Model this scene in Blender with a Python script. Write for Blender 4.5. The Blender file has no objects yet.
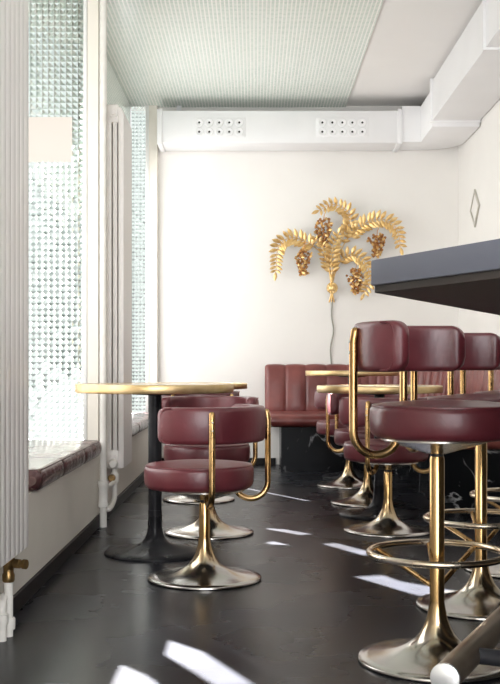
import bpy, bmesh, math, random
from mathutils import Vector, Matrix
random.seed(7)
PI = math.pi
sc = bpy.context.scene
COL = sc.collection

# ------------------------------------------------------------------ helpers
def link(o):
    COL.objects.link(o); return o

def build(name, bm, mats, parent=None, smooth=True, angle=40, recalc=True):
    if recalc:
        bmesh.ops.recalc_face_normals(bm, faces=bm.faces[:])
    me = bpy.data.meshes.new(name)
    bm.to_mesh(me); bm.free()
    if not isinstance(mats, (list, tuple)): mats = [mats]
    for m in mats: me.materials.append(m)
    if smooth:
        for p in me.polygons: p.use_smooth = True
        me.set_sharp_from_angle(angle=math.radians(angle))
    o = bpy.data.objects.new(name, me); link(o)
    if parent is not None: o.parent = parent
    return o

def thing(name, label, cat, loc=(0, 0, 0), rz=0.0, group=None):
    o = bpy.data.objects.new(name, None)
    o.empty_display_size = 0.1
    link(o)
    o.location = loc; o.rotation_euler = (0, 0, rz)
    o['label'] = label; o['category'] = cat
    if group: o['group'] = group
    return o

def struct(name, bm, m, parent=None, smooth=False):
    o = build(name, bm, m, parent, smooth=smooth)
    if parent is None: o['kind'] = 'structure'
    return o

def kids(o):
    return [c for c in bpy.data.objects if c.parent == o]

def copy_tree(o, parent=None):
    c = o.copy(); COL.objects.link(c)
    if parent is not None: c.parent = parent
    for ch in kids(o): copy_tree(ch, c)
    return c

def box(bm, x0, x1, y0, y1, z0, z1, bev=0.0, seg=2, mat=0):
    t = bmesh.new()
    vs = [t.verts.new((x, y, z)) for x in (x0, x1) for y in (y0, y1) for z in (z0, z1)]
    for f in ((0,1,3,2),(4,6,7,5),(0,4,5,1),(2,3,7,6),(0,2,6,4),(1,5,7,3)):
        t.faces.new([vs[i] for i in f])
    bmesh.ops.recalc_face_normals(t, faces=t.faces[:])
    if bev > 0:
        bmesh.ops.bevel(t, geom=t.edges[:], offset=bev, segments=seg, profile=0.5, affect='EDGES')
    add(bm, t, mat)
    return bm

def add(bm, t, mat=0, M=None):
    mp = {}
    for v in t.verts:
        mp[v] = bm.verts.new(M @ v.co if M is not None else v.co)
    for f in t.faces:
        try:
            nf = bm.faces.new([mp[v] for v in f.verts]); nf.material_index = mat if mat is not None else f.material_index
        except ValueError: pass
    t.free()

def lathe(bm, prof, seg=48, cx=0, cy=0, cz=0, mat=0, M=None):
    """prof: list of (r,z); r==0 allowed at ends."""
    t = bmesh.new()
    rings = []
    for r, z in prof:
        if r < 1e-6:
            rings.append([t.verts.new((cx, cy, cz+z))])
        else:
            rings.append([t.verts.new((cx+r*math.cos(2*PI*k/seg), cy+r*math.sin(2*PI*k/seg), cz+z)) for k in range(seg)])
    for a, b in zip(rings, rings[1:]):
        for k in range(seg):
            k2 = (k+1) % seg
            if len(a) == 1 and len(b) == 1: continue
            if len(a) == 1: t.faces.new((a[0], b[k], b[k2]))
            elif len(b) == 1: t.faces.new((a[k], b[0], a[k2]))
            else: t.faces.new((a[k], b[k], b[k2], a[k2]))
    add(bm, t, mat, M)
    return bm

def tube(bm, pts, r, seg=14, caps='round', closed=False, mat=0):
    pts = [Vector(p) for p in pts]
    n = len(pts)
    rad = r if callable(r) else (lambda i: r)
    tang = []
    for i in range(n):
        if closed: d = pts[(i+1) % n]-pts[(i-1) % n]
        else: d = pts[min(i+1, n-1)]-pts[max(i-1, 0)]
        tang.append(d.normalized())
    up = Vector((0, 0, 1))
    if abs(tang[0].dot(up)) > .9: up = Vector((1, 0, 0))
    nrm = (up - tang[0]*up.dot(tang[0])).normalized()
    t = bmesh.new(); rings = []
    def ring(c, nn, bb, rr):
        return [t.verts.new(c + (nn*math.cos(2*PI*k/seg)+bb*math.sin(2*PI*k/seg))*rr) for k in range(seg)]
    prev = None
    for i in range(n):
        T = tang[i]
        nrm = (nrm - T*nrm.dot(T)).normalized()
        b = T.cross(nrm)
        rr = rad(i)
        if i == 0 and not closed and caps == 'round':
            for a in (80, 50, 25):
                rings.append(ring(pts[0]-T*rr*math.sin(math.radians(a)), nrm, b, rr*math.cos(math.radians(a))))
        rings.append(ring(pts[i], nrm, b, rr))
        if i == n-1 and not closed and caps == 'round':
            for a in (25, 50, 80):
                rings.append(ring(pts[i]+T*rr*math.sin(math.radians(a)), nrm, b, rr*math.cos(math.radians(a))))
    R = len(rings)
    for i in range(R if closed else R-1):
        a, b = rings[i], rings[(i+1) % R]
        off = 0
        if closed and i == R-1:
            best = 1e9
            for o_ in range(seg):
                dd = (a[0].co-b[o_].co).length
                if dd < best: best, off = dd, o_
        for k in range(seg):
            t.faces.new((a[k], a[(k+1) % seg], b[(k+1+off) % seg], b[(k+off) % seg]))
    if not closed:
        t.faces.new(rings[0][::-1]); t.faces.new(rings[-1])
    add(bm, t, mat)
    return bm

def catmull(P, n=8):
    P = [Vector(p) for p in P]
    Q = [P[0]*2-P[1]] + P + [P[-1]*2-P[-2]]
    out = []
    for i in range(1, len(Q)-2):
        p0, p1, p2, p3 = Q[i-1], Q[i], Q[i+1], Q[i+2]
        for k in range(n):
            t = k/n
            out.append(.5*((2*p1)+(p2-p0)*t+(2*p0-5*p1+4*p2-p3)*t*t+(3*p1-p0-3*p2+p3)*t**3))
    out.append(P[-1])
    return out

def prism(bm, poly, z0, z1, bev=0.0, seg=2, mat=0):
    t = bmesh.new()
    lo = [t.verts.new((x, y, z0)) for x, y in poly]
    hi = [t.verts.new((x, y, z1)) for x, y in poly]
    t.faces.new(lo[::-1]); t.faces.new(hi)
    n = len(poly)
    for k in range(n):
        t.faces.new((lo[k], lo[(k+1) % n], hi[(k+1) % n], hi[k]))
    bmesh.ops.recalc_face_normals(t, faces=t.faces[:])
    if bev > 0:
        bmesh.ops.bevel(t, geom=t.edges[:], offset=bev, segments=seg, profile=.5, affect='EDGES')
    add(bm, t, mat)
    return bm

# ------------------------------------------------------------------ materials
def new_mat(name):
    m = bpy.data.materials.new(name); m.use_nodes = True
    nt = m.node_tree
    return m, nt, nt.nodes['Principled BSDF']

def N(nt, t, **kw):
    n = nt.nodes.new(t)
    for k, v in kw.items(): setattr(n, k, v)
    return n

def pbr(name, c1, c2=None, rough=.4, rough2=None, metal=0.0, scale=6.0, detail=4.0, bump=0.0, bump_scale=60.0,
        lo=.35, hi=.65, spec=.5, coat=0.0, stretch=None):
    m, nt, b = new_mat(name)
    L = nt.links
    tc = N(nt, 'ShaderNodeTexCoord')
    src = tc.outputs['Object']
    if stretch:
        mp = N(nt, 'ShaderNodeMapping'); mp.inputs['Scale'].default_value = stretch
        L.new(src, mp.inputs[0]); src = mp.outputs[0]
    nz = N(nt, 'ShaderNodeTexNoise'); nz.inputs['Scale'].default_value = scale; nz.inputs['Detail'].default_value = detail
    L.new(src, nz.inputs['Vector'])
    r = N(nt, 'ShaderNodeValToRGB')
    r.color_ramp.elements[0].position = lo; r.color_ramp.elements[1].position = hi
    r.color_ramp.elements[0].color = (*c1, 1); r.color_ramp.elements[1].color = (*(c2 or c1), 1)
    L.new(nz.outputs['Fac'], r.inputs['Fac']); L.new(r.outputs['Color'], b.inputs['Base Color'])
    mr = N(nt, 'ShaderNodeMapRange')
    mr.inputs['From Min'].default_value = lo; mr.inputs['From Max'].default_value = hi
    mr.inputs['To Min'].default_value = rough; mr.inputs['To Max'].default_value = rough if rough2 is None else rough2
    L.new(nz.outputs['Fac'], mr.inputs['Value']); L.new(mr.outputs[0], b.inputs['Roughness'])
    b.inputs['Metallic'].default_value = metal
    b.inputs['Specular IOR Level'].default_value = spec
    b.inputs['Coat Weight'].default_value = coat
    if bump > 0:
        n2 = N(nt, 'ShaderNodeTexNoise'); n2.inputs['Scale'].default_value = bump_scale; n2.inputs['Detail'].default_value = 3
        L.new(src, n2.inputs['Vector'])
        bp = N(nt, 'ShaderNodeBump'); bp.inputs['Strength'].default_value = bump; bp.inputs['Distance'].default_value = .01
        L.new(n2.outputs['Fac'], bp.inputs['Height']); L.new(bp.outputs[0], b.inputs['Normal'])
    return m

M = {}
M['plaster'] = pbr('plaster', (.83, .812, .78), (.86, .842, .81), rough=.7, scale=2, bump=.08, bump_scale=25)
M['plaster_left'] = pbr('cream_paint', (.79, .745, .665), (.83, .785, .705), rough=.55, scale=3, bump=.06, bump_scale=20)
M['ceiling'] = pbr('ceiling_paint', (.82, .805, .785), (.85, .835, .815), rough=.7, scale=1.5)
M['white_paint'] = pbr('white_paint', (.82, .82, .83), (.86, .86, .87), rough=.4, scale=2)
M['frame_white'] = pbr('frame_white', (.85, .85, .83), (.88, .88, .86), rough=.35, scale=2)
M['radiator'] = pbr('radiator_enamel', (.85, .815, .785), (.88, .845, .815), rough=.4, scale=2)
M['pipe'] = pbr('pipe_paint', (.74, .71, .66), (.80, .78, .73), rough=.45, scale=18, bump=.2, bump_scale=40)
M['base_black'] = pbr('baseboard_black', (.012, .011, .012), (.02, .018, .018), rough=.4, scale=8, spec=.08)
M['floor'] = pbr('floor_dark', (.0055, .005, .0045), (.021, .023, .031), rough=.22, rough2=.32, scale=2.2, detail=8, bump=.02, bump_scale=60, lo=.15, hi=.85, spec=.14)
M['leather'] = pbr('burgundy_leather', (.088, .015, .021), (.150, .027, .035), rough=.3, rough2=.42, scale=7, detail=6, bump=.10, bump_scale=35, lo=.3, hi=.7, spec=.6)
M['leather_red'] = pbr('red_leather', (.115, .021, .020), (.215, .055, .046), rough=.3, rough2=.45, scale=5, detail=6, bump=.10, bump_scale=25, lo=.3, hi=.7, spec=.6)
M['leather_dark'] = pbr('wine_leather', (.045, .017, .019), (.085, .030, .032), rough=.18, rough2=.30, scale=6, detail=6, bump=.12, bump_scale=25, lo=.3, hi=.7, spec=.7)
M['rim_brass'] = pbr('rim_brass', (.50, .35, .16), (.68, .52, .29), rough=.32, rough2=.45, metal=1, scale=9, detail=5)
M['brass'] = pbr('aged_brass', (.33, .175, .06), (.66, .44, .205), rough=.18, rough2=.34, metal=1, scale=14, detail=5, stretch=(1, 1, .35))
M['brass_dark'] = pbr('dull_brass', (.22, .14, .06), (.40, .26, .11), rough=.3, rough2=.45, metal=1, scale=20)
M['gold'] = pbr('gilt_metal', (.66, .40, .13), (.90, .66, .32), rough=.32, rough2=.42, metal=.6, scale=30)
M['copper'] = pbr('copper_gilt', (.36, .16, .055), (.62, .32, .12), rough=.28, rough2=.4, metal=.8, scale=40)
M['steel'] = pbr('worn_steel', (.50, .47, .43), (.70, .68, .64), rough=.12, rough2=.3, metal=1, scale=9, detail=6)
M['dark_metal'] = pbr('dark_metal', (.02, .02, .02), (.05, .045, .04), rough=.4, metal=.6, scale=30)
M['black_iron'] = pbr('black_iron', (.012, .012, .014), (.022, .022, .025), rough=.25, rough2=.35, scale=10, spec=.12)
M['counter'] = pbr('blue_grey_laminate', (.100, .107, .140), (.108, .116, .150), rough=.45, scale=3)
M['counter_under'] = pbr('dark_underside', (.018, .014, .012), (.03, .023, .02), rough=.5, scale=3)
M['tabletop'] = pbr('table_wood', (.42, .30, .16), (.55, .42, .25), rough=.18, rough2=.3, scale=3, stretch=(1, 8, 1))
M['hole'] = pbr('nozzle_hole', (.02, .02, .02), rough=.8)
M['rail'] = pbr('worn_rail', (.20, .155, .11), (.38, .31, .24), rough=.3, rough2=.45, metal=1, scale=6, detail=5)
M['rail_cap'] = pbr('polished_cap', (.8, .8, .8), rough=.25, metal=.6)
M['cable'] = pbr('cable_grey', (.27, .27, .23), rough=.35)
M['pale_metal'] = pbr('pale_metal', (.55, .53, .47), (.66, .64, .58), rough=.35, metal=.3)
M['grey_metal'] = pbr('grey_metal', (.42, .40, .36), (.6, .58, .54), rough=.25, metal=1)

# pedestal metal: steel dish that turns to brass up the stem
def pedestal_mat():
    m, nt, b = new_mat('pedestal_metal'); L = nt.links
    tc = N(nt, 'ShaderNodeTexCoord')
    sx = N(nt, 'ShaderNodeSeparateXYZ'); L.new(tc.outputs['Object'], sx.inputs[0])
    nz = N(nt, 'ShaderNodeTexNoise'); nz.inputs['Scale'].default_value = 9; nz.inputs['Detail'].default_value = 5
    L.new(tc.outputs['Object'], nz.inputs['Vector'])
    ma = N(nt, 'ShaderNodeMath', operation='MULTIPLY_ADD'); ma.inputs[1].default_value = .16; L.new(nz.outputs['Fac'], ma.inputs[0]); L.new(sx.outputs['Z'], ma.inputs[2])
    r = N(nt, 'ShaderNodeValToRGB')
    e = r.color_ramp.elements
    e[0].position = .115; e[0].color = (.50, .475, .45, 1)
    e[1].position = .23; e[1].color = (.58, .37, .16, 1)
    x = e.new(.15); x.color = (.48, .40, .29, 1)
    L.new(ma.outputs[0], r.inputs['Fac']); L.new(r.outputs[0], b.inputs['Base Color'])
    b.inputs['Metallic'].default_value = 1
    mr = N(nt, 'ShaderNodeMapRange'); mr.inputs['To Min'].default_value = .10; mr.inputs['To Max'].default_value = .28
    L.new(nz.outputs['Fac'], mr.inputs[0]); L.new(mr.outputs[0], b.inputs['Roughness'])
    return m
M['pedestal'] = pedestal_mat()

def mosaic_mat(side=False):
    m, nt, b = new_mat('ceiling_mosaic'); L = nt.links
    tc = N(nt, 'ShaderNodeTexCoord')
    br = N(nt, 'ShaderNodeTexBrick'); br.offset = 0; br.squash = 1
    br.inputs['Scale'].default_value = 1.0
    br.inputs['Brick Width'].default_value = .025; br.inputs['Row Height'].default_value = .025
    br.inputs['Mortar Size'].default_value = .0052; br.inputs['Mortar Smooth'].default_value = .3
    br.inputs['Color1'].default_value = (.46, .59, .52, 1); br.inputs['Color2'].default_value = (.60, .71, .635, 1)
    br.inputs['Mortar'].default_value = (.92, .93, .89, 1); br.inputs['Bias'].default_value = 0
    src = tc.outputs['Object']
    if side:
        sp = N(nt, 'ShaderNodeSeparateXYZ'); cb = N(nt, 'ShaderNodeCombineXYZ'); L.new(src, sp.inputs[0])
        L.new(sp.outputs['Y'], cb.inputs['X']); L.new(sp.outputs['Z'], cb.inputs['Y']); src = cb.outputs[0]
    L.new(src, br.inputs['Vector']); L.new(br.outputs['Color'], b.inputs['Base Color'])
    b.inputs['Roughness'].default_value = .22
    nz = N(nt, 'ShaderNodeTexNoise'); nz.inputs['Scale'].default_value = 45
    L.new(tc.outputs['Object'], nz.inputs['Vector'])
    mx = N(nt, 'ShaderNodeMath', operation='MULTIPLY_ADD'); mx.inputs[1].default_value = -1.2
    L.new(br.outputs['Fac'], mx.inputs[0]); L.new(nz.outputs['Fac'], mx.inputs[2])
    bp = N(nt, 'ShaderNodeBump'); bp.inputs['Strength'].default_value = .35; bp.inputs['Distance'].default_value = .004
    L.new(mx.outputs[0], bp.inputs['Height']); L.new(bp.outputs[0], b.inputs['Normal'])
    return m
M['mosaic'] = mosaic_mat()
M['mosaic_side'] = mosaic_mat(True)

def marble_mat():
    m, nt, b = new_mat('black_marble'); L = nt.links
    tc = N(nt, 'ShaderNodeTexCoord')
    n1 = N(nt, 'ShaderNodeTexNoise'); n1.inputs['Scale'].default_value = 3.2; n1.inputs['Detail'].default_value = 8; n1.inputs['Distortion'].default_value = 1.0
    L.new(tc.outputs['Object'], n1.inputs['Vector'])
    s = N(nt, 'ShaderNodeMath', operation='SUBTRACT'); s.inputs[1].default_value = .5; L.new(n1.outputs['Fac'], s.inputs[0])
    a = N(nt, 'ShaderNodeMath', operation='ABSOLUTE'); L.new(s.outputs[0], a.inputs[0])
    r = N(nt, 'ShaderNodeValToRGB'); e = r.color_ramp.elements
    e[0].position = 0; e[0].color = (1, 1, 1, 1); e[1].position = .016; e[1].color = (0, 0, 0, 1)
    L.new(a.outputs[0], r.inputs[0])
    n2 = N(nt, 'ShaderNodeTexNoise'); n2.inputs['Scale'].default_value = 4.5; n2.inputs['Detail'].default_value = 3
    L.new(tc.outputs['Object'], n2.inputs['Vector'])
    r2 = N(nt, 'ShaderNodeValToRGB'); r2.color_ramp.elements[0].position = .46; r2.color_ramp.elements[1].position = .6
    L.new(n2.outputs['Fac'], r2.inputs[0])
    mu = N(nt, 'ShaderNodeMath', operation='MULTIPLY'); L.new(r.outputs[0], mu.inputs[0]); L.new(r2.outputs[0], mu.inputs[1])
    mx = N(nt, 'ShaderNodeMix', data_type='RGBA')
    mx.inputs['A'].default_value = (.010, .011, .013, 1); mx.inputs['B'].default_value = (.55, .56, .58, 1)
    L.new(mu.outputs[0], mx.inputs['Factor']); L.new(mx.outputs['Result'], b.inputs['Base Color'])
    b.inputs['Roughness'].default_value = .25; b.inputs['Specular IOR Level'].default_value = .10
    return m
M['marble'] = marble_mat()

def glass_mat():
    m, nt, b = new_mat('prismatic_glass')
    b.inputs['Base Color'].default_value = (.86, .93, .90, 1)
    b.inputs['Roughness'].default_value = .06
    b.inputs['IOR'].default_value = 1.5
    b.inputs['Transmission Weight'].default_value = 1.0
    return m
M['glass'] = glass_mat()

def frosted_mat():
    m, nt, b = new_mat('frosted_glass'); L = nt.links
    out = nt.nodes['Material Output']
    tr = N(nt, 'ShaderNodeBsdfTranslucent'); tr.inputs[0].default_value = (.85, .88, .86, 1)
    mx = N(nt, 'ShaderNodeMixShader'); mx.inputs[0].default_value = .5
    b.inputs['Base Color'].default_value = (.82, .85, .83, 1); b.inputs['Roughness'].default_value = .35
    L.new(b.outputs[0], mx.inputs[1]); L.new(tr.outputs[0], mx.inputs[2]); L.new(mx.outputs[0], out.inputs[0])
    return m
M['frosted'] = frosted_mat()

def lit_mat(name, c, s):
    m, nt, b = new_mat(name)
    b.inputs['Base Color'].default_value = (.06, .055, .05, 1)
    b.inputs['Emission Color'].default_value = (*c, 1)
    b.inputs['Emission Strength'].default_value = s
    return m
M['glow'] = lit_mat('glow_square_emission', (1.0, .91, .80), .88)  # warm square in the glass that glows by its own emission

# ------------------------------------------------------------------ camera
EYE = .82; F = 1075.0
cam = bpy.data.cameras.new('camera'); co = link(bpy.data.objects.new('camera', cam))
co.location = (0, 0, EYE); co.rotation_euler = (PI/2, 0, 0)
cam.sensor_fit = 'HORIZONTAL'; cam.sensor_width = 36; cam.lens = F/500*36
cam.shift_x = -4/500; cam.shift_y = 24/500
cam.clip_start = .05
sc.camera = co

# ------------------------------------------------------------------ room shell
XL, XR, YB, YF, ZC = -.80, 1.70, 8.95, -2.2, 2.985
B1 = (3.45, 5.52, -1.45); B2 = (5.85, 8.88, -1.02)

bm = bmesh.new(); box(bm, -1.6, XR+.1, YF-.1, YB+.1, -.1, 0)
struct('floor', bm, M['floor'])
bm = bmesh.new(); box(bm, -1.7, XR+.1, YF-.1, YB+.1, ZC, ZC+.1)
struct('ceiling', bm, M['ceiling'])
bm = bmesh.new(); box(bm, -1.5, .762, YF, YB-.001, ZC-.012, ZC-.0005)
o = struct('trim_1', bm, M['mosaic'])          # mosaic field on the ceiling
bm = bmesh.new(); box(bm, -.884, XR+.1, YB, YB+.1, 0, ZC)
struct('wall_back', bm, M['plaster'])
bm = bmesh.new(); box(bm, XR, XR+.1, YF, YB, 0, ZC)
struct('wall_right', bm, M['plaster'])
# left wall with its two window bays
bm = bmesh.new()
SILL = .365
box(bm, -.95, XL, YF, B1[0], 0, ZC)                      # solid piece beside the camera
box(bm, -1.5, -.95, B1[0]-.10, B1[0], 0, ZC)             # near cheek of the first bay
box(bm, -1.5, XL, B1[0], B1[1], 0, SILL)                 # parapet and seat of the first bay
box(bm, -1.5, -.86, B1[1]+.002, B1[1]+.08, 0, .44)       # below the facing window
box(bm, -.856, XL, B1[1], B2[0], 0, ZC)                  # pier between the bays
prism(bm, [(-.83, B2[0]-.02), (-.83, B2[0]), (-.87, B2[0]), (-1.02, 6.6), (-1.06, 6.6), (-.89, B2[0]-.02)], 0, ZC)   # splayed near cheek of the second bay
prism(bm, [(XL, B2[0]), (XL, B2[1]), (-1.02, B2[1]), (-1.02, 6.6), (-.87, B2[0])], 0, SILL)                # parapet of the second bay
box(bm, -1.06, -.884, B2[1]+.002, B2[1]+.08, 0, .43)
box(bm, -.884, XL, B2[1], YB, 0, ZC)                     # corner pier
struct('wall_left', bm, M['plaster_left'])
bm = bmesh.new(); prism(bm, [(-.868, B2[0]+.001), (-.872, B2[0]+.004), (-1.016, 6.598), (-1.011, 6.60)], SILL, ZC-.013)
struct('trim_2', bm, M['mosaic_side'])
# unseen front wall behind the camera; wide window added for fill light
bm = bmesh.new()
box(bm, XL, -.6, YF-.1, YF, 0, ZC); box(bm, 1.5, XR, YF-.1, YF, 0, ZC)
box(bm, -.6, 1.5, YF-.1, YF, 0, .5); box(bm, -.6, 1.5, YF-.1, YF, 2.75, ZC)
struct('wall_front', bm, M['plaster'])
bm = bmesh.new(); box(bm, -.6, 1.5, YF-.06, YF-.05, .5, 2.75)
struct('window_5', bm, M['frosted'])

# prismatic glass: square pyramids on a flat sheet
def prism_glass(x0, x1, z0, z1, y, cell, relief, th=.012, skip=None):
    t = bmesh.new()
    nx = max(1, round((x1-x0)/cell)); nz = round((z1-z0)/cell)
    dx = (x1-x0)/nx; dz = (z1-z0)/nz
    G = [[t.verts.new((x0+i*dx, y, z0+k*dz)) for k in range(nz+1)] for i in range(nx+1)]
    H = [[t.verts.new((x0+i*dx, y+th, z0+k*dz)) for k in range(nz+1)] for i in range(nx+1)]
    for i in range(nx):
        for k in range(nz):
            a, b, c, d = G[i][k], G[i+1][k], G[i+1][k+1], G[i][k+1]
            ce = t.verts.new((x0+(i+.5)*dx + random.uniform(-.15, .15)*dx, y-relief, z0+(k+.5)*dz+random.uniform(-.15, .15)*dz))
            for p, q in ((a, b), (b, c), (c, d), (d, a)): t.faces.new((p, q, ce))
            t.faces.new((H[i][k], H[i][k+1], H[i+1][k+1], H[i+1][k]))
    for i in range(nx):
        for k, s in ((0, 1), (nz, -1)):
            t.faces.new((G[i][k], G[i+1][k], H[i+1][k], H[i][k]))
    for k in range(nz):
        for i in (0, nx):
            t.faces.new((G[i][k], G[i][k+1], H[i][k+1], H[i][k]))
    return t

w1 = struct('window_1', prism_glass(B1[2]+.02, -.876, .445, ZC-.02, B1[1]+.02, .0305, .0075), M['glass'])
bm = bmesh.new(); box(bm, -.876, -.858, B1[1]-.006, B1[1]+.05, .40, ZC-.013, .003)
box(bm, B1[2], B1[2]+.02, B1[1], B1[1]+.05, .40, ZC-.013)
build('window_frame', bm, M['frame_white'], w1)
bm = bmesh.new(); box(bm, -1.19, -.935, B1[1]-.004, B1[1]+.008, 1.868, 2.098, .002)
build('glow_square', bm, M['glow'], w1)['label'] = 'warm white self-glowing square in the glass'
w2 = struct('window_2', prism_glass(B2[2]+.005, -.894, .436, ZC-.02, B2[1]+.02, .031, .0075), M['glass'])
bm = bmesh.new(); box(bm, -.895, -.868, B2[1]-.006, B2[1]-.0005, .40, ZC-.013, .002)
build('window_frame', bm, M['frame_white'], w2)

# sun: azimuth and height measured from the patches of light on the floor
SX, SY, SZ = .496, -.868, -.60
def gpt(x, y):
    Y = EYE*F/(y-366.0); return ((x-254.0)/F*Y, Y)
def back_to(px, py, X):
    k = (px-X)/SX
    return (py-SY*k, -SZ*k)
PATCH1 = [[(166,655),(170,640),(205,652),(256,685),(218,687)], [(110,690),(122,664),(148,675),(166,688),(140,692)]]
PATCH2 = [[(354,577),(384,575),(400,581),(462,592),(458,601),(420,596)], [(323,544),(337,543),(372,552),(366,556)],
          [(266,529),(272,527),(312,534),(300,535)], [(266,543),(274,541),(309,550),(296,551)]]
def glazing(name, X, y0, y1, z0, z1, patches):
    t = bmesh.new(); edges = []
    def loop(P):
        vs = [t.verts.new((X, y, z)) for y, z in P]
        for k in range(len(vs)): edges.append(t.edges.new((vs[k], vs[(k+1) % len(vs)])))
    loop([(y0, z0), (y1, z0), (y1, z1), (y0, z1)])
    for P in patches:  # unseen openings, shaped so sunlight lands as the floor patches
        loop([back_to(*gpt(x, y), X) for x, y in P])
    bmesh.ops.triangle_fill(t, edges=edges, use_beauty=True)
    r = bmesh.ops.extrude_face_region(t, geom=t.faces[:])
    for v in r['geom']:
        if isinstance(v, bmesh.types.BMVert): v.co.x -= .006
    return struct(name, t, M['mosaic_side'])
glazing('window_3', B1[2], B1[0], B1[1]-.001, SILL, ZC-.013, PATCH1)
glazing('window_4', B2[2]-.0005, 6.6, B2[1]-.001, SILL, ZC-.013, PATCH2)

# baseboards
bm = bmesh.new(); box(bm, XL, XL+.014, YF, YB, 0, .06, .003)
struct('baseboard_left', bm, M['base_black'])
bm = bmesh.new(); box(bm, XL+.014, .18, YB-.014, YB, 0, .055, .003)
struct('baseboard_back', bm, M['base_black'])

# ------------------------------------------------------------------ window seat cushions
def cushion(name, label, y0, y1, x0, x1, z0, z1, seams):
    """soft pad along Y, front edge at x1, pinched at the seams"""
    root = thing(name, label, 'cushion', ((x0+x1)/2, (y0+y1)/2, z0), 0, 'leather pads on the window sills')
    cx, cy = (x0+x1)/2, (y0+y1)/2
    t = bmesh.new(); rings = []
    H = z1-z0; n = 90
    prof = []
    R = H*.5
    for k in range(9):
        a = -PI/2+PI*k/8
        prof.append((x1-R*.62+R*.62*math.cos(a), z0+H/2+H/2*math.sin(a)))
    prof += [((x1*.6+x0*.4), z1+.004), ((x1+x0)/2, z1+.006), (x0+.05, z1+.002), (x0+.004, z1-.01), (x0+.004, z0), ((x1+x0)/2, z0)]
    mx, mz = x1-.10, z0+H/2
    for i in range(n+1):
        f = i/n; y = y0+(y1-y0)*f
        e = min(f, 1-f)*(y1-y0)
        sc_ = 1.0
        if e < .05: sc_ = .45+.55*math.sqrt(max(0, 1-((.05-e)/.05)**2))
        pin = 0
        for s in seams:
            pin += .006*math.exp(-((y-s)/.012)**2)
        wr = .0008*math.sin(y*23+1)*math.sin(y*57)
        ring = []
        for k, (x, z) in enumerate(prof):
            front = max(0, min(1, (x-(x1-.10))/.08))
            zz = mz+(z-mz)*sc_ - (pin*.5*(1 if z > mz else 0))
            xx = x-front*(pin*1.6+(1-sc_)*.03)+front*wr
            ring.append(t.verts.new((xx-cx, y-cy, zz-z0+(1-sc_)*0)))
        rings.append(ring)
    m = len(prof)
    for a, b in zip(rings, rings[1:]):
        for k in range(m): t.faces.new((a[k], a[(k+1) % m], b[(k+1) % m], b[k]))
    t.faces.new(rings[0]); t.faces.new(rings[-1][::-1])
    build('cover', t, M['leather_dark'], root)
    bm = bmesh.new()
    pts = [(x1-.012-cx, y0+.06-cy+(y1-y0-.12)*k/40, H-.006) for k in range(41)]
    tube(bm, pts, .004, 8)
    build('piping', bm, M['leather_dark'], root)
    return root
cushion('seat_cushion', 'long wine red leather cushion on the window sill nearer the camera', 3.86, 5.44, -1.42, -.765, .366, .448, (4.35, 4.9))
cushion('seat_cushion', 'dark leather sill cushion partly hidden behind the far white radiator', 6.66, 8.86, -1.0, -.765, .366, .438, (7.2, 7.8, 8.35))

# ------------------------------------------------------------------ radiators
def radiator(label, ynear, nsec, pitch, x_front, z0, z1):
    d = .092
    root = thing('radiator', label, 'radiator', (x_front, ynear, 0))
    for s in range(nsec):
        y = pitch*(s+.5); w = pitch*.5
        bm = bmesh.new()
        # front column: flat face with a small fold on each side; top slopes back
        t = bmesh.new(); g = .004
        poly = [(0, z0+.004), (0, z1-.055), (-.014, z1-.018), (-.030, z1-.012), (-.030, z0)]
        lo = [t.verts.new((x, y-w, z)) for x, z in poly]; hi = [t.verts.new((x, y+w, z)) for x, z in poly]
        t.faces.new(lo); t.faces.new(hi[::-1])
        for k in range(5): t.faces.new((lo[k], lo[(k+1) % 5], hi[(k+1) % 5], hi[k]))
        bmesh.ops.recalc_face_normals(t, faces=t.faces[:])
        bmesh.ops.bevel(t, geom=t.edges[:], offset=.005, segments=2, profile=.5, affect='EDGES')
        add(bm, t)
        box(bm, -.060, -.036, y-w*.85, y+w*.85, z0+.05, z1-.03, .006)
        box(bm, -d, -.066, y-w*.85, y+w*.85, z0+.05, z1-.03, .006)
        box(bm, -d, -.026, y-w, y+w, z1-.10, z1, .012)
        box(bm, -d, -.026, y-w, y+w, z0, z0+.10, .012)
        build('section', bm, M['radiator'], root, angle=30)
    for z in (z1-.05, z0+.05):
        bm = bmesh.new()
        Mx = Matrix.Translation((-.055, 0, z)) @ Matrix.Rotation(PI/2, 4, 'X')
        lathe(bm, [(0, .016), (.010, .016), (.012, .014), (.012, .008), (.022, .008), (.024, .005), (.024, -.002)], 20, M=Mx)
        build('end_plug', bm, M['radiator'], root)
    # wall brackets
    for z in (z1-.25, z0+.3):
        bm = bmesh.new(); box(bm, XL-x_front+.003, -d+.002, pitch*nsec*.5-.015, pitch*nsec*.5+.015, z, z+.03, .003)
        build('bracket', bm, M['radiator'], root)
    return root

r1 = radiator('tall white fluted radiator at the left edge of the room, nearest the camera', 2.383, 16, .06, -.70, .255, 2.24)
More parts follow.
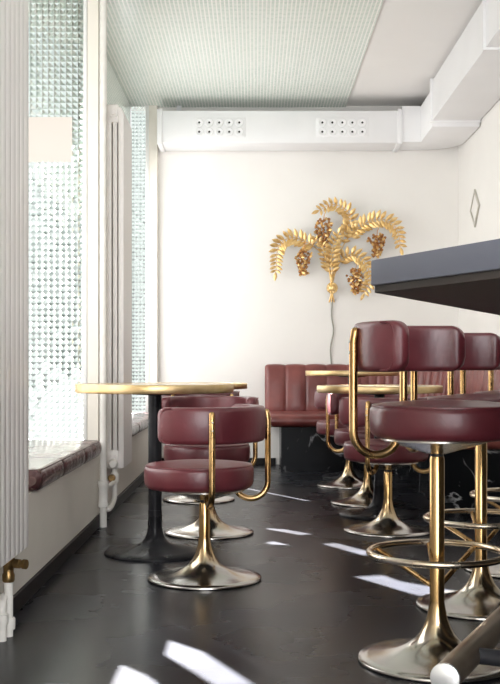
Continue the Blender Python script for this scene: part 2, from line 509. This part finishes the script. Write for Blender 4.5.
# valve and supply pipes of the near radiator (local coordinates: x from front, y from near end)
def L1(x, y, z): return (x+.70, y-2.383, z)
YP = 3.262
bm = bmesh.new()
lathe(bm, [(0, 0), (.016, 0), (.019, .006), (.019, .022), (.016, .028), (.016, .045), (.020, .05), (.020, .07), (.014, .075), (.014, .10), (0, .10)], 16, *L1(-.745, YP, .165))
v1 = build('valve', bm, M['brass_dark'], r1)
bm = bmesh.new()
Mx = Matrix.Translation(L1(-.745, YP, .222)) @ Matrix.Rotation(PI/2, 4, 'Y') @ Matrix.Rotation(.35, 4, 'X')
lathe(bm, [(0, .0), (.009, .0), (.009, .02), (.014, .022), (.014, .04), (.011, .042), (.011, .05), (.015, .052), (.015, .062), (0, .062)], 14, M=Mx)
build('knob', bm, M['brass_dark'], v1)
bm = bmesh.new()
tube(bm, [L1(-.745, YP, .165), L1(-.745, YP, .08), L1(-.745, YP, .0)], .014, 14, caps='flat')
lathe(bm, [(0, 0), (.020, 0), (.021, .01), (.021, .03), (.018, .035), (0, .035)], 16, *L1(-.745, YP, .022))
build('supply_pipe', bm, M['pipe'], r1)
bm = bmesh.new()
tube(bm, catmull([L1(-.752, YP-.055, .0), L1(-.752, YP-.055, .06), L1(-.752, YP-.055, .10), L1(-.757, YP-.02, .118), L1(-.757, YP+.02, .118)], 6), .014, 14, caps='flat')
lathe(bm, [(0, 0), (.019, 0), (.02, .01), (.02, .03), (0, .035)], 16, *L1(-.752, YP-.055, .05))
build('return_pipe', bm, M['pipe'], r1)

r2 = radiator('tall narrow white radiator standing off the pier between the two windows', 5.70, 6, .063, -.69, .275, 2.21)
def L2(x, y, z): return (x+.69, y-5.70, z)
bm = bmesh.new()
Mx = Matrix.Translation(L2(-.742, 5.69, .30))
lathe(bm, [(0, 0), (.018, 0), (.026, .01), (.026, .03), (.018, .04), (0, .04)], 18, M=Matrix.Translation(L2(-.742, 5.685, .305)) @ Matrix.Rotation(PI/2, 4, 'X'))
tube(bm, [L2(-.742, 5.72, .285), L2(-.742, 5.72, .20)], .015, 14)
lathe(bm, [(0, 0), (.019, 0), (.024, .01), (.024, .045), (.018, .055), (0, .055)], 18, *L2(-.742, 5.72, .20))
v2 = build('valve', bm, M['pipe'], r2)
bm = bmesh.new()
lathe(bm, [(0, 0), (.014, 0), (.020, .006), (.020, .030), (.014, .036), (0, .036)], 14, M=Matrix.Translation(L2(-.752, 5.70, .228)) @ Matrix.Rotation(PI/2, 4, 'X'))
build('knob', bm, M['brass_dark'], v2)['label'] = 'tarnished brass knob'
bm = bmesh.new()
tube(bm, catmull([L2(-.742, 5.72, .20), L2(-.742, 5.72, .15), L2(-.742, 5.70, .115), L2(-.742, 5.62, .095), L2(-.745, 5.55, .085), L2(-.748, 5.515, .085)], 6), .014, 14)
tube(bm, [L2(-.742, 5.69, .205), L2(-.75, 5.57, .20), L2(-.76, 5.53, .20)], .012, 12)
build('return_pipe', bm, M['pipe'], r2)

rp = thing('heating_pipe', 'slim white vertical heating pipe running to the ceiling beside the far radiator', 'pipe', (-.768, 5.475, 0))
bm = bmesh.new(); tube(bm, [(0, 0, 0), (0, 0, 1.5), (0, 0, ZC-.012)], .0185, 16, caps='flat'); build('riser', bm, M['pipe'], rp)
bm = bmesh.new()
lathe(bm, [(.018, 0), (.027, .003), (.027, .022), (.024, .028), (.024, .10), (.027, .105), (.029, .125), (.026, .132), (.018, .134)], 18, 0, 0, .10)
build('coupling', bm, M['pipe'], rp)

# ------------------------------------------------------------------ swivel chairs and bar stools
def pad_bm(z0, z1, r_in, r_out, half_deg):
    """wrap-around back pad, centred on local -X"""
    t = bmesh.new(); rings = []
    H = (z1-z0)/2; zc = (z0+z1)/2; T = (r_out-r_in)/2; rc = (r_in+r_out)/2
    Lh = math.radians(half_deg)*rc; rcor = .042
    n = 72; m = 28
    ss = []
    for i in range(n+1):
        u = -1+2*i/n
        ss.append(math.sin(u*PI/2)*.35*Lh + u*.65*Lh)
    for s in ss:
        d = Lh-abs(s)
        h = H; th = T
        if d < rcor: h = H-rcor+math.sqrt(max(0, rcor**2-(rcor-d)**2)); h = max(h, H*.42)
        if d < T: th = math.sqrt(max(0, T*T-(T-d)**2)); th = max(th, T*.12)
        a = PI+s/rc
        ring = []
        for k in range(m):
            q = 2*PI*k/m; c, sn = math.cos(q), math.sin(q)
            ex = .5; ez = .2
            x = th*math.copysign(abs(c)**ex, c); z = h*math.copysign(abs(sn)**ez, sn)
            if x > 0: x += .006*(1-(z/h)**2) if d > .02 else 0   # plump outer face
            rr = rc+x
            ring.append(t.verts.new((rr*math.cos(a), rr*math.sin(a), zc+z)))
        rings.append(ring)
    for a, b in zip(rings, rings[1:]):
        for k in range(m): t.faces.new((a[k], a[(k+1) % m], b[(k+1) % m], b[k]))
    t.faces.new(rings[0]); t.faces.new(rings[-1][::-1])
    return t

def piping_pts(z0, z1, r, half_deg, side):
    """seam that runs round one rounded end of the pad"""
    H = (z1-z0)/2; zc = (z0+z1)/2
    Lh = math.radians(half_deg)*r; pts = []
    for k in range(15):
        q = -PI/2+PI*k/14
        s = Lh-.012-.045*(1-abs(math.cos(q))**.5)
        z = zc+(H-.004)*math.copysign(abs(math.sin(q))**.6, math.sin(q))
        a = PI+side*s/r
        pts.append((r*math.cos(a), r*math.sin(a), z))
    return pts

OFF = .020
def make_seat_unit(root, dz, stem_top, half):
    S = M['leather']
    # seat
    bm = bmesh.new()
    R = .211; z0 = .350+dz; z1 = .449+dz
    prof = [(0, z0), (R-.03, z0)]
    for k in range(1, 6):
        a = -PI/2+PI/2*k/6; prof.append((R-.024+.024*math.cos(a), z0+.028+.028*math.sin(a)))
    prof += [(R+.001, z0+.045)]
    for k in range(0, 7):
        a = PI/2*k/6; prof.append((R-.026+.026*math.cos(a), z1-.026+.020*math.sin(a)))
    prof += [(R-.05, z1-.003), (R-.10, z1+.002), (.05, z1+.005), (0, z1+.005)]
    lathe(bm, prof, 64, .027, 0, 0)
    seat = build('seat', bm, S, root, angle=60)
    bm = bmesh.new()
    tube(bm, [(.027+(R-.008)*math.cos(2*PI*k/56), (R-.008)*math.sin(2*PI*k/56), z1-.011) for k in range(56)], .0035, 6, closed=True)
    build('piping', bm, S, seat)
    # back pad
    pz0, pz1 = .532+dz, .668+dz
    back = build('backrest', pad_bm(pz0, pz1, .200, .248, half), S, root, angle=70); back.location.x = OFF
    for side in (-1, 1):
        bm = bmesh.new(); tube(bm, piping_pts(pz0, pz1, .2495, half-4, side), .003, 6)
        build('piping', bm, S, back)
    # two brass J tubes outside the pad
    for a in (PI-math.radians(43), PI+math.radians(43)):
        rt = .263; pts = []
        pts += [(rt, .642+dz-.30*k/10*1.0) for k in range(0, 10)]
        cr = .066; cz = .371+dz
        pts += [(rt-cr+cr*math.cos(q), cz-cr*math.sin(q)) for q in [PI*k/16 for k in range(0, 17)]]
        pts += [(rt-2*cr-.006, cz+.004)]
        pts = [p for i, p in enumerate(pts) if i == 0 or (Vector(p)-Vector(pts[i-1])).length > 1e-4]
        pts[0] = (rt-.005, pts[0][1]); P = [(OFF+r*math.cos(a), r*math.sin(a), z) for r, z in pts]
        bm = bmesh.new(); tube(bm, P, .0118, 14)
        tb = build('back_tube', bm, M['brass'], root)
        for zz in (.585+dz, .615+dz):
            bm = bmesh.new()
            Mx = Matrix.Translation((OFF+(rt+.0095)*math.cos(a), (rt+.0095)*math.sin(a), zz)) @ Matrix.Rotation(a, 4, 'Z') @ Matrix.Rotation(PI/2, 4, 'Y')
            lathe(bm, [(.004, -.002), (.004, .0026), (.003, .0035), (0, .0036)], 10, M=Mx)
            build('screw', bm, M['steel'], tb)
    # plate under the seat
    bm = bmesh.new()
    lathe(bm, [(0, z0-.002), (.155, z0-.002), (.155, z0-.007), (.045, z0-.040), (.030, z0-.045), (0, z0-.045)], 40)
    build('seat_plate', bm, M['grey_metal'], root)
    bm = bmesh.new()
    lathe(bm, [(0, z0-.04), (.018, z0-.04), (.018, stem_top-.005), (0, stem_top-.005)], 20)
    build('spindle', bm, M['dark_metal'], root)

def pedestal(root, stem_top, rs, zf, R=.2195):
    bm = bmesh.new()
    prof = [(0, 0), (R-.004, 0), (R, .003), (R, .008), (R-.003, .011), (R-.03, .0145), (R*.70, .020), (R*.52, .030), (R*.38, .0445),
            (R*.28, .060), (.0475, .078), (.037, .098), (.029, .120), (.025, .14), (rs, zf)]
    prof += [(rs, stem_top-.012), (rs-.003, stem_top-.004), (0, stem_top-.004)]
    lathe(bm, prof, 64)
    return build('pedestal', bm, M['pedestal'], root, angle=50)

def make_chair():
    r = thing('swivel_chair', '', 'chair', group='burgundy swivel chairs round the tables')
    make_seat_unit(r, 0, .30, 95)
    pedestal(r, .30, .0215, .165)
    return r
def make_stool():
    r = thing('bar_stool', '', 'stool', group='brass bar stools along the counter')
    make_seat_unit(r, .272, .574, 86)
    pedestal(r, .574, .0205, .165)
    bm = bmesh.new()
    tube(bm, [(.187*math.cos(2*PI*k/72), .187*math.sin(2*PI*k/72), .30) for k in range(72)], .0095, 12, closed=True)
    ring = build('foot_ring', bm, M['pedestal_ring'], r)
    for a in STOOL_SPOKES:
        bm = bmesh.new()
        a = math.radians(a)
        tube(bm, [(rr*math.cos(a), rr*math.sin(a), z) for rr, z in ((.183, .297), (.10, .254), (.019, .21))], .0075, 10)
        build('spoke', bm, M['brass'], ring)
    return r
M['pedestal_ring'] = pbr('ring_metal', (.50, .36, .20), (.70, .62, .52), rough=.15, rough2=.3, metal=1, scale=7)
STOOL_FACE = -30
STOOL_SPOKES = [150-STOOL_FACE, 44-STOOL_FACE, 88-STOOL_FACE]

R_ = math.radians
chairs = [
    (-.190, 4.14, 145, 'nearest burgundy swivel chair, in front of the round table at left'),
    (-.221, 5.28, -110, 'burgundy swivel chair behind the round table at left, facing the camera'),
    (-.337, 6.58, 100, 'farthest swivel chair at left, mostly hidden behind the nearer two chairs'),
    (.666, 5.34, 106, 'nearest low swivel chair at right, its back tube facing the camera'),
    (.679, 6.43, -68, 'middle low swivel chair at right, its dark backrest beneath the brass rim'),
    (.651, 7.37, 112, 'farthest low swivel chair at right, standing before the marble bench'),
]
proto = None
for i, (x, y, a, lab) in enumerate(chairs):
    if i == 0: proto = make_chair(); c = proto
    else: c = copy_tree(proto)
    c.location = (x, y, 0); c.rotation_euler = (0, 0, R_(a)); c['label'] = lab
stools = [
    (.509, 2.99, 'nearest tall brass bar stool, its whole round base in view'),
    (.775, 3.67, 'second tall bar stool from the camera, behind the nearest one'),
    (1.067, 4.33, 'third tall bar stool from the camera, cut by the right edge'),
]
sproto = None
for i, (x, y, lab) in enumerate(stools):
    if i == 0: sproto = make_stool(); c = sproto
    else: c = copy_tree(sproto)
    c.location = (x, y, 0); c.rotation_euler = (0, 0, R_(STOOL_FACE)); c['label'] = lab

# ------------------------------------------------------------------ round tables
def make_table(label, x, y, ztop, first=[None]):
    r = thing('round_table', label, 'table', (x, y, 0), 0, 'round brass rimmed tables')
    bm = bmesh.new(); R = .22
    lathe(bm, [(0, 0), (R, 0), (R+.001, .006), (R-.006, .013), (R*.78, .018), (R*.55, .027), (R*.36, .039), (.058, .050), (.044, .068), (.035, .092), (.0315, .12), (.031, .17), (.031, .19), (0, .19)], 56)
    build('base', bm, M['black_iron'], r, angle=60)
    bm = bmesh.new(); lathe(bm, [(0, .185), (.0295, .185), (.0295, ztop-.05), (.10, ztop-.046), (.10, ztop-.038), (0, ztop-.038)], 32)
    build('column', bm, M['black_iron'], r)
    bm = bmesh.new(); lathe(bm, [(0, ztop-.036), (.338, ztop-.036), (.338, ztop-.001), (0, ztop-.001)], 72)
    build('tabletop', bm, M['tabletop'], r)
    bm = bmesh.new(); lathe(bm, [(.338, ztop-.037), (.343, ztop-.037), (.345, ztop-.034), (.345, ztop-.003), (.343, ztop), (.336, ztop), (.336, ztop-.001)], 72)
    build('rim', bm, M['rim_brass'], r)
    return r
make_table('large round table at left with a brass rim and black pedestal', -.434, 4.71, .742)
make_table('far round table at left, only its rim tip showing past the nearer table', -.39, 7.2, .705)
make_table('round table at right on a black pedestal, behind the nearest low chair', .691, 5.92, .712)
make_table('round table at right nearest the red bench, its rim before the upholstery', .725, 7.95, .785)

# ------------------------------------------------------------------ banquette (L shaped, rounded inner corner)
bq = thing('banquette', 'red channelled leather corner bench on a black marble plinth', 'bench', (.9, 8.6, 0))
BX, BY = .9, 8.6
def bench_path(n_per=.012):
    xe, ye, R = 1.685, 8.935, .82
    pts = []  # (x,y,nx,ny,s)
    x0 = .09; L1_ = xe-R-x0; L2_ = R*PI/2; L3_ = ye-R-6.0
    tot = L1_+L2_+L3_; n = int(tot/n_per)
    for i in range(n+1):
        s = tot*i/n
        if s < L1_: pts.append((x0+s, ye, 0, -1, s))
        elif s < L1_+L2_:
            a = PI/2-(s-L1_)/R
            pts.append((xe-R+R*math.cos(a), ye-R+R*math.sin(a), -math.cos(a), -math.sin(a), s))
        else: pts.append((xe, ye-R-(s-L1_-L2_), -1, 0, s))
    return pts, L1_, L2_
PTS, PL1, PL2 = bench_path()
def sweep(profile, s0=0.0, s1=1e9):
    t = bmesh.new(); rings = []
    for (x, y, nx, ny, s) in PTS:
        if s < s0 or s > s1: continue
        rings.append([t.verts.new((x+nx*d-BX, y+ny*d-BY, z)) for d, z in profile(s)])
    m = len(rings[0])
    for a, b in zip(rings, rings[1:]):
        for k in range(m): t.faces.new((a[k], a[(k+1) % m], b[(k+1) % m], b[k]))
    t.faces.new(rings[0]); t.faces.new(rings[-1][::-1])
    return t
SEND = PTS[-1][4]
def endsoft(s, w):
    d = min(s, SEND-s)
    return 1 if d > w else math.sqrt(max(0.0, 1-((w-d)/w)**2))
def back_prof(s):
    c = (s/.168) % 1.0
    amp = .017
    if PL1 < s < PL1+PL2: c = ((s-PL1)/.086) % 1.0; amp = .014
    b = amp*(abs(math.sin(PI*c))**.45) - .004
    e = endsoft(s, .03)
    b = b*e-(1-e)*.02
    return [(0.02, .36), (.02, .80), (.035, .822+b*.4), (.07, .830+b*.5), (.11, .826+b*.6), (.135, .810+b*.9), (.150+b, .78), (.17+b, .66), (.19+b, .52), (.20+b, .45), (.19, .40), (.15, .36)]
def seat_prof(s):
    e = endsoft(s, .05)
    k = .55+.45*e
    zc = .40
    w = .002*math.sin(s*31)+.002*math.sin(s*13+1)
    P = [(.12, .352), (.12, .446), (.30, .457), (.55, .458+w), (.66, .452+w)]
    for q in range(1, 10):
        a = PI/2-PI*q/10
        P.append((.70+.055*math.cos(a)+w, zc+.049*math.sin(a)))
    P += [(.66, .350), (.4, .350)]
    return [(d, zc+(z-zc)*k) for d, z in P]
build('backrest', sweep(back_prof), M['leather_red'], bq, angle=50)
build('seat', sweep(seat_prof), M['leather_red'], bq, angle=60)
build('plinth', sweep(lambda s: [(.03, 0), (.03, .349), (.615, .349), (.618, .345), (.618, .0)], .11, SEND-.05), M['marble'], bq, smooth=False)

# ------------------------------------------------------------------ bar counter with foot rail
bar = thing('bar_counter', 'blue grey bar counter jutting in from the right above the stools', 'counter', (1.2, 2.4, 0))
CX, CY = 1.2, 2.4
d = Vector((.441, .8975)); nrm = Vector((.8975, -.441))
P0 = Vector((.199, 1.83)); eA = Vector((.468, -1)).normalized()
t_end = (1.69-P0.x)/d.x
P1 = P0+d*t_end; P2 = P0+eA*.62
poly = [P0, P2, Vector((1.69, P2.y)), Vector((1.69, P1.y))]
def loc(P): return [(p[0]-CX, p[1]-CY) for p in P]
bm = bmesh.new(); prism(bm, loc(poly), .957, 1.0, .002)
build('countertop', bm, M['counter'], bar, angle=30)
def inset(P, w):
    c = Vector((sum(p.x for p in P)/4, sum(p.y for p in P)/4))
    return [p+(c-p).normalized()*w for p in P]
bm = bmesh.new(); prism(bm, loc(inset(poly, .008)), .945, .957)
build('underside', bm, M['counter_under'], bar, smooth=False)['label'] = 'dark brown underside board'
E0 = P0+nrm*.42+d*.35
E1x = (1.685-E0.x)/d.x
E1 = E0+d*E1x; E2 = E0+eA*.45
bm = bmesh.new(); prism(bm, loc([E0, E2, Vector((1.685, E2.y)), Vector((1.685, E1.y))]), 0, .945)
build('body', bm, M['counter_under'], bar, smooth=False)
# rail
K0 = Vector((.334, 1.88)); K1 = K0+Vector((.423, .906)).normalized()*2.4
ZR = .274
bm = bmesh.new()
tube(bm, [(K0.x-CX, K0.y-CY, ZR), ((K0.x+K1.x)/2-CX, (K0.y+K1.y)/2-CY, ZR), (K1.x-CX, K1.y-CY, ZR)], .0255, 24, caps='flat')
rail = build('foot_rail', bm, M['rail'], bar)
rail['label'] = 'thick worn metal foot rail'
dk = (K0-K1).normalized()
bm = bmesh.new()
Mx = Matrix.Translation((K0.x-CX, K0.y-CY, ZR)) @ Vector((dk.x, dk.y, 0)).to_track_quat('Z', 'Y').to_matrix().to_4x4()
lathe(bm, [(.0262, -.004), (.0262, .003), (.022, .006), (0, .007)], 28, M=Mx)
build('end_cap', bm, M['rail_cap'], rail)['label'] = 'pale polished end cap'
for t_ in (.17, 1.2, 2.2):
    Q = K0+(K1-K0).normalized()*t_
    bm = bmesh.new()
    Q2 = Q+nrm*.30
    tube(bm, [(Q.x-CX+nrm.x*.015, Q.y-CY+nrm.y*.015, ZR), (Q2.x-CX, Q2.y-CY, ZR)], .0155, 16, caps='flat')
    build('rail_bracket', bm, M['black_iron'], rail)

# ------------------------------------------------------------------ air duct
ad = thing('air_duct', 'white boxy air duct under the ceiling along the back and right walls', 'duct', (0, 8.6, 2.6))
DX, DY, DZ = 0, 8.6, 2.6
def dbox(bm, x0, x1, y0, y1, z0, z1, b=.004): return box(bm, x0-DX, x1-DX, y0-DY, y1-DY, z0-DZ, z1-DZ, b)
W = M['white_paint']
bm = bmesh.new(); dbox(bm, -.755, 1.165, 8.60, 8.93, 2.605, 2.862)
build('back_run', bm, W, ad)
def ring_flange(x0, x1, y0, y1, z0, z1):
    bm = bmesh.new(); dbox(bm, x0, x1, y0, y1, z0, z1, .003); build('flange', bm, W, ad)
ring_flange(-.775, -.735, 8.588, 8.935, 2.595, 2.872)
ring_flange(1.15, 1.185, 8.588, 8.94, 2.595, 2.875)
# elbow: rounded outer corner below, straight faces
bm = bmesh.new()
poly = [(1.185, 8.60), (1.335, 8.60), (1.335, 8.05), (1.69, 8.05)]
for k in range(0, 9):
    a = (PI/2)*k/8; poly.append((1.69-.32+.32*math.cos(a), 8.62+.31*math.sin(a)))
poly += [(1.185, 8.93)]
prism(bm, [(x-DX, y-DY) for x, y in poly], 2.612-DZ, 2.90-DZ, .003)
build('elbow', bm, W, ad)
bm = bmesh.new(); dbox(bm, 1.335, 1.69, -2.1, 8.07, 2.655, 2.955)
build('side_run', bm, W, ad)
for y in (8.05, 6.2, 4.3):
    ring_flange(1.318, 1.697, y-.014, y+.014, 2.640, 2.972)
for x in (-.62,):
    bm = bmesh.new(); dbox(bm, x-.02, x+.02, 8.885, 8.90, 2.855, ZC-.012, .001); build('hanger', bm, W, ad)
for y in (7.4, 5.2, 2.5):
    bm = bmesh.new(); dbox(bm, 1.36, 1.39, y-.01, y+.01, 2.95, ZC, .001); build('hanger', bm, W, ad)
for xc in (-.278, .706):
    bm = bmesh.new(); dbox(bm, xc-.21, xc+.21, 8.594, 8.602, 2.652, 2.806, .002)
    pl = build('nozzle_plate', bm, W, ad)
    for i in range(5):
        for k in range(2):
            x = xc+(i-2)*.080; z = 2.729+(k-.5)*.074
            bm = bmesh.new()
            Mx = Matrix.Translation((x-DX, 8.594-DY, z-DZ)) @ Matrix.Rotation(PI/2, 4, 'X')
            lathe(bm, [(.034, 0), (.034, .006), (.031, .009), (.026, .009), (.012, .004), (.009, .003)], 22, M=Mx)
            lathe(bm, [(.009, .003), (.0, .003)], 22, M=Mx, mat=1)
            build('nozzle', bm, [W, M['hole']], pl)

# ------------------------------------------------------------------ palm wall lamp
pm = thing('wall_lamp', 'gilt palm tree wall lamp with copper fruit clusters on the back wall', 'lamp', (.65, 8.95, 1.49))
SC = 8.9/F
def pp(u, v, depth=.05):   # crop pixels of the lamp's own drawing -> metres on the wall
    x = (260+u/3.333-254)*SC; z = EYE+(366-(190+v/3.333))*SC
    return Vector((x-.65, -depth, z-1.49))
def leaf(bm, base, dirv, nrm_, ln, w, mat=0):
    n0 = len(bm.faces)
    leaf_(bm, base, dirv, nrm_, ln, w)
    if mat:
        bm.faces.ensure_lookup_table()
        for f in bm.faces[n0:]: f.material_index = mat
def leaf_(bm, base, dirv, nrm_, ln, w):
    dirv = dirv.normalized(); side = dirv.cross(nrm_).normalized(); up = side.cross(dirv).normalized()
    if up.dot(nrm_) < 0: up = -up
    rows = []
    for f, ww, h in ((0, .12, 0), (.25, .8, .10), (.5, 1, .16), (.75, .72, .13)):
        c = base+dirv*ln*f+up*h*ln*.6
        rows.append([bm.verts.new(c-side*w*ww*.5-up*w*.18), bm.verts.new(c), bm.verts.new(c+side*w*ww*.5-up*w*.18), bm.verts.new(c-up*w*.30)])
    tip = bm.verts.new(base+dirv*ln+up*ln*.03)
    for a, b in zip(rows, rows[1:]):
        for k in range(4): bm.faces.new((a[k], a[(k+1) % 4], b[(k+1) % 4], b[k]))
    bm.faces.new(rows[0][::-1])
    for k in range(4): bm.faces.new((rows[-1][k], rows[-1][(k+1) % 4], tip))
def frond(P, d0, d1, leaf_len, start=.25, mat='gold', step=.036):
    pts = catmull([pp(u, v, d0+(d1-d0)*i/(len(P)-1)) for i, (u, v) in enumerate(P)], 14)
    bm = bmesh.new()
    n = len(pts)
    tube(bm, pts, lambda i: .0055-.003*i/n, 8)
    # arc length
    acc = [0]
    for a, b in zip(pts, pts[1:]): acc.append(acc[-1]+(b-a).length)
    tot = acc[-1]; s = start*tot
    while s < tot:
        i = max(k for k in range(n) if acc[k] <= s); i = min(i, n-2)
        T = (pts[i+1]-pts[i]).normalized(); base = pts[i]
        nn = Vector((0, -1, 0)); side = T.cross(nn).normalized()
        f = (s/tot-start)/(1-start)
        ll = leaf_len*(1-.35*max(0, f-.5)*2)*random.uniform(.92, 1.08)
        for sg in (-1, 1):
            dv = T*.50+side*sg*.9+nn*random.uniform(.0, .3)
            leaf(bm, base, dv, nn, ll, ll*.42)
        s += step
    leaf(bm, pts[-1], pts[-1]-pts[-2], Vector((0, -1, 0)), leaf_len*.9, leaf_len*.36)
    build('frond', bm, M[mat], pm, angle=25)
frond([(238, 310), (222, 235), (180, 190), (110, 160), (62, 190), (52, 275)], .03, .10, .088, .40)
frond([(240, 310), (262, 190), (300, 115), (288, 72), (240, 52), (196, 72)], .03, .13, .085, .42)
frond([(242, 310), (275, 190), (330, 125), (400, 100), (450, 130), (464, 195)], .03, .14, .088, .42)
frond([(240, 310), (238, 240), (242, 190), (258, 150)], .05, .12, .085, .25)
frond([(242, 300), (270, 235), (310, 215), (350, 245), (366, 300), (345, 345)], .03, .11, .080, .25)
frond([(239, 300), (215, 215), (205, 185), (185, 170)], .06, .11, .07, .3)
def cluster(u, v0, v1, w):
    bm = bmesh.new()
    for k in range(60):
        f = (k+.5)/60; v = v0+(v1-v0)*f
        wid = 1.2*w*(1.0-.7*f)*(.5+.5*min(1, f*5))
        a = k*2.4; r = math.sqrt(random.random())
        c = pp(u+wid*.5*r*math.cos(a), v, .07+.03*math.sin(a)*(1-.5*f))
        t = bmesh.new(); bmesh.ops.create_icosphere(t, subdivisions=1, radius=.0130*random.uniform(.85, 1.15))
        add(bm, t, 0, Matrix.Translation(c))
        if k % 2 == 0:
            leaf(bm, c, Vector((random.uniform(-1, 1), -.6, random.uniform(-1, .4))), Vector((0, -1, .2)), .045, .024, 1)
    tube(bm, [pp(u+8, v0-28, .08), pp(u+2, v0-10, .075), pp(u, v0+10, .07)], .003, 6)
    build('fruit_cluster', bm, [M['copper'], M['gold']], pm, angle=30)
cluster(211, 98, 190, 62); cluster(143, 204, 284, 56); cluster(388, 150, 222, 64); cluster(318, 262, 345, 62)
bm = bmesh.new()
Mx = Matrix.Translation(pp(240, 327, .06)) @ Matrix.Rotation(PI/2, 4, 'X')
lathe(bm, [(0, 0), (.045, 0), (.047, .006), (.042, .014), (.030, .018), (.026, .024), (.014, .030), (0, .032)], 24, M=Mx)
for k in range(10):
    a = 2*PI*k/10
    leaf(bm, pp(240, 327, .078)+Vector((.012*math.cos(a), 0, .012*math.sin(a))), Vector((math.cos(a), 0, math.sin(a))), Vector((0, -1, 0)), .036, .020)
build('rosette', bm, M['gold'], pm, angle=30)
bm = bmesh.new()
for du in (-8, 0, 8): tube(bm, catmull([pp(240+du, 372, .012), pp(240+du*.4, 350, .022), pp(240, 312, .035), pp(240+du*.5, 285, .05)], 6), .006, 8)
build('stem', bm, M['gold'], pm)
bm = bmesh.new()
tube(bm, catmull([pp(241, 368, .012), pp(240, 420, .008), pp(246, 470, .010), pp(236, 530, .008), pp(241, 600, .008), pp(240, 620, .01)], 8), .0055, 8)
build('cable', bm, M['cable'], pm)

# ------------------------------------------------------------------ diamond on the right wall
dm = thing('wall_ornament', 'small diamond shaped metal frame high on the right wall', 'ornament', (1.70, 8.24, 2.03))
def diamond(w, h, x): return [Vector((x, w, 0)), Vector((x, 0, h)), Vector((x, -w, 0)), Vector((x, 0, -h))]
bm = bmesh.new()
o0 = [bm.verts.new(p) for p in diamond(.17, .148, -.002)]; o1 = [bm.verts.new(p) for p in diamond(.167, .145, -.014)]
i1 = [bm.verts.new(p) for p in diamond(.140, .118, -.014)]; i0 = [bm.verts.new(p) for p in diamond(.137, .115, -.008)]
for A, B in ((o0, o1), (o1, i1), (i1, i0), (i0, o0)):
    for k in range(4): bm.faces.new((A[k], A[(k+1) % 4], B[(k+1) % 4], B[k]))
build('frame', bm, M['pale_metal'], dm, smooth=False)
bm = bmesh.new()
b0 = [bm.verts.new(p) for p in diamond(.12, .10, -.004)]; b1 = [bm.verts.new(p) for p in diamond(.12, .10, -.010)]
bm.faces.new(b0); bm.faces.new(b1[::-1])
for k in range(4): bm.faces.new((b0[k], b0[(k+1) % 4], b1[(k+1) % 4], b1[k]))
build('inset_panel', bm, M['plaster'], dm, smooth=False)

# ------------------------------------------------------------------ light
def area(name, loc_, rot, sx, sy, power, col):
    l = bpy.data.lights.new(name, 'AREA'); l.shape = 'RECTANGLE'; l.size = sx; l.size_y = sy
    l.energy = power; l.color = col
    o = link(bpy.data.objects.new(name, l)); o.location = loc_; o.rotation_euler = rot
    return o
area('daylight_near_bay', (B1[2]+.03, 4.3, 1.45), (0, -PI/2, 0), 1.95, 1.6, 36, (1.0, .985, .975))
area('daylight_far_bay', (B2[2]+.02, 7.72, 1.45), (0, -PI/2, 0), 1.95, 2.2, 46, (1.0, .985, .975))
area('front_fill', (.45, YF+.03, 1.62), (PI/2, 0, 0), 2.0, 2.15, 185, (.96, .965, 1.0))  # added fill lamp, brightens the room from behind the camera
sun = bpy.data.lights.new('sun', 'SUN'); sun.energy = 260; sun.angle = R_(.5); sun.color = (1, .97, .93)
so = link(bpy.data.objects.new('sun', sun)); so.location = (-6, 14, 8)
so.rotation_euler = Vector((SX, SY, SZ)).to_track_quat('-Z', 'Y').to_euler()

w = bpy.data.worlds.new('world'); sc.world = w; w.use_nodes = True
nt = w.node_tree; L = nt.links
bg = nt.nodes['Background']
tc = N(nt, 'ShaderNodeTexCoord'); sx = N(nt, 'ShaderNodeSeparateXYZ'); L.new(tc.outputs['Generated'], sx.inputs[0])
mr = N(nt, 'ShaderNodeMapRange'); mr.inputs['From Min'].default_value = -1; mr.inputs['From Max'].default_value = 1
L.new(sx.outputs['Z'], mr.inputs[0])
r = N(nt, 'ShaderNodeValToRGB'); e = r.color_ramp.elements
e[0].position = 0; e[0].color = (.16, .18, .17, 1)
e[1].position = 1; e[1].color = (.42, .50, .50, 1)
for p, c in ((.40, (.22, .25, .24)), (.46, (1.0, 1.0, 1.0)), (.60, (1.0, 1.0, 1.0)), (.68, (.50, .57, .55))):
    x = e.new(p); x.color = (*c, 1)
L.new(mr.outputs[0], r.inputs[0]); L.new(r.outputs[0], bg.inputs['Color'])
bg.inputs['Strength'].default_value = 1.0

# ------------------------------------------------------------------ view
sc.view_settings.view_transform = 'Standard'; sc.view_settings.look = 'None'
sc.view_settings.gamma = 1; sc.view_settings.use_curve_mapping = False
sc.view_settings.exposure = 0.0
sc.cycles.use_denoising = True
sc.cycles.max_bounces = 10; sc.cycles.diffuse_bounces = 5; sc.cycles.glossy_bounces = 5; sc.cycles.transmission_bounces = 8
sc.cycles.caustics_refractive = False; sc.cycles.caustics_reflective = False
sc.cycles.sample_clamp_indirect = 5
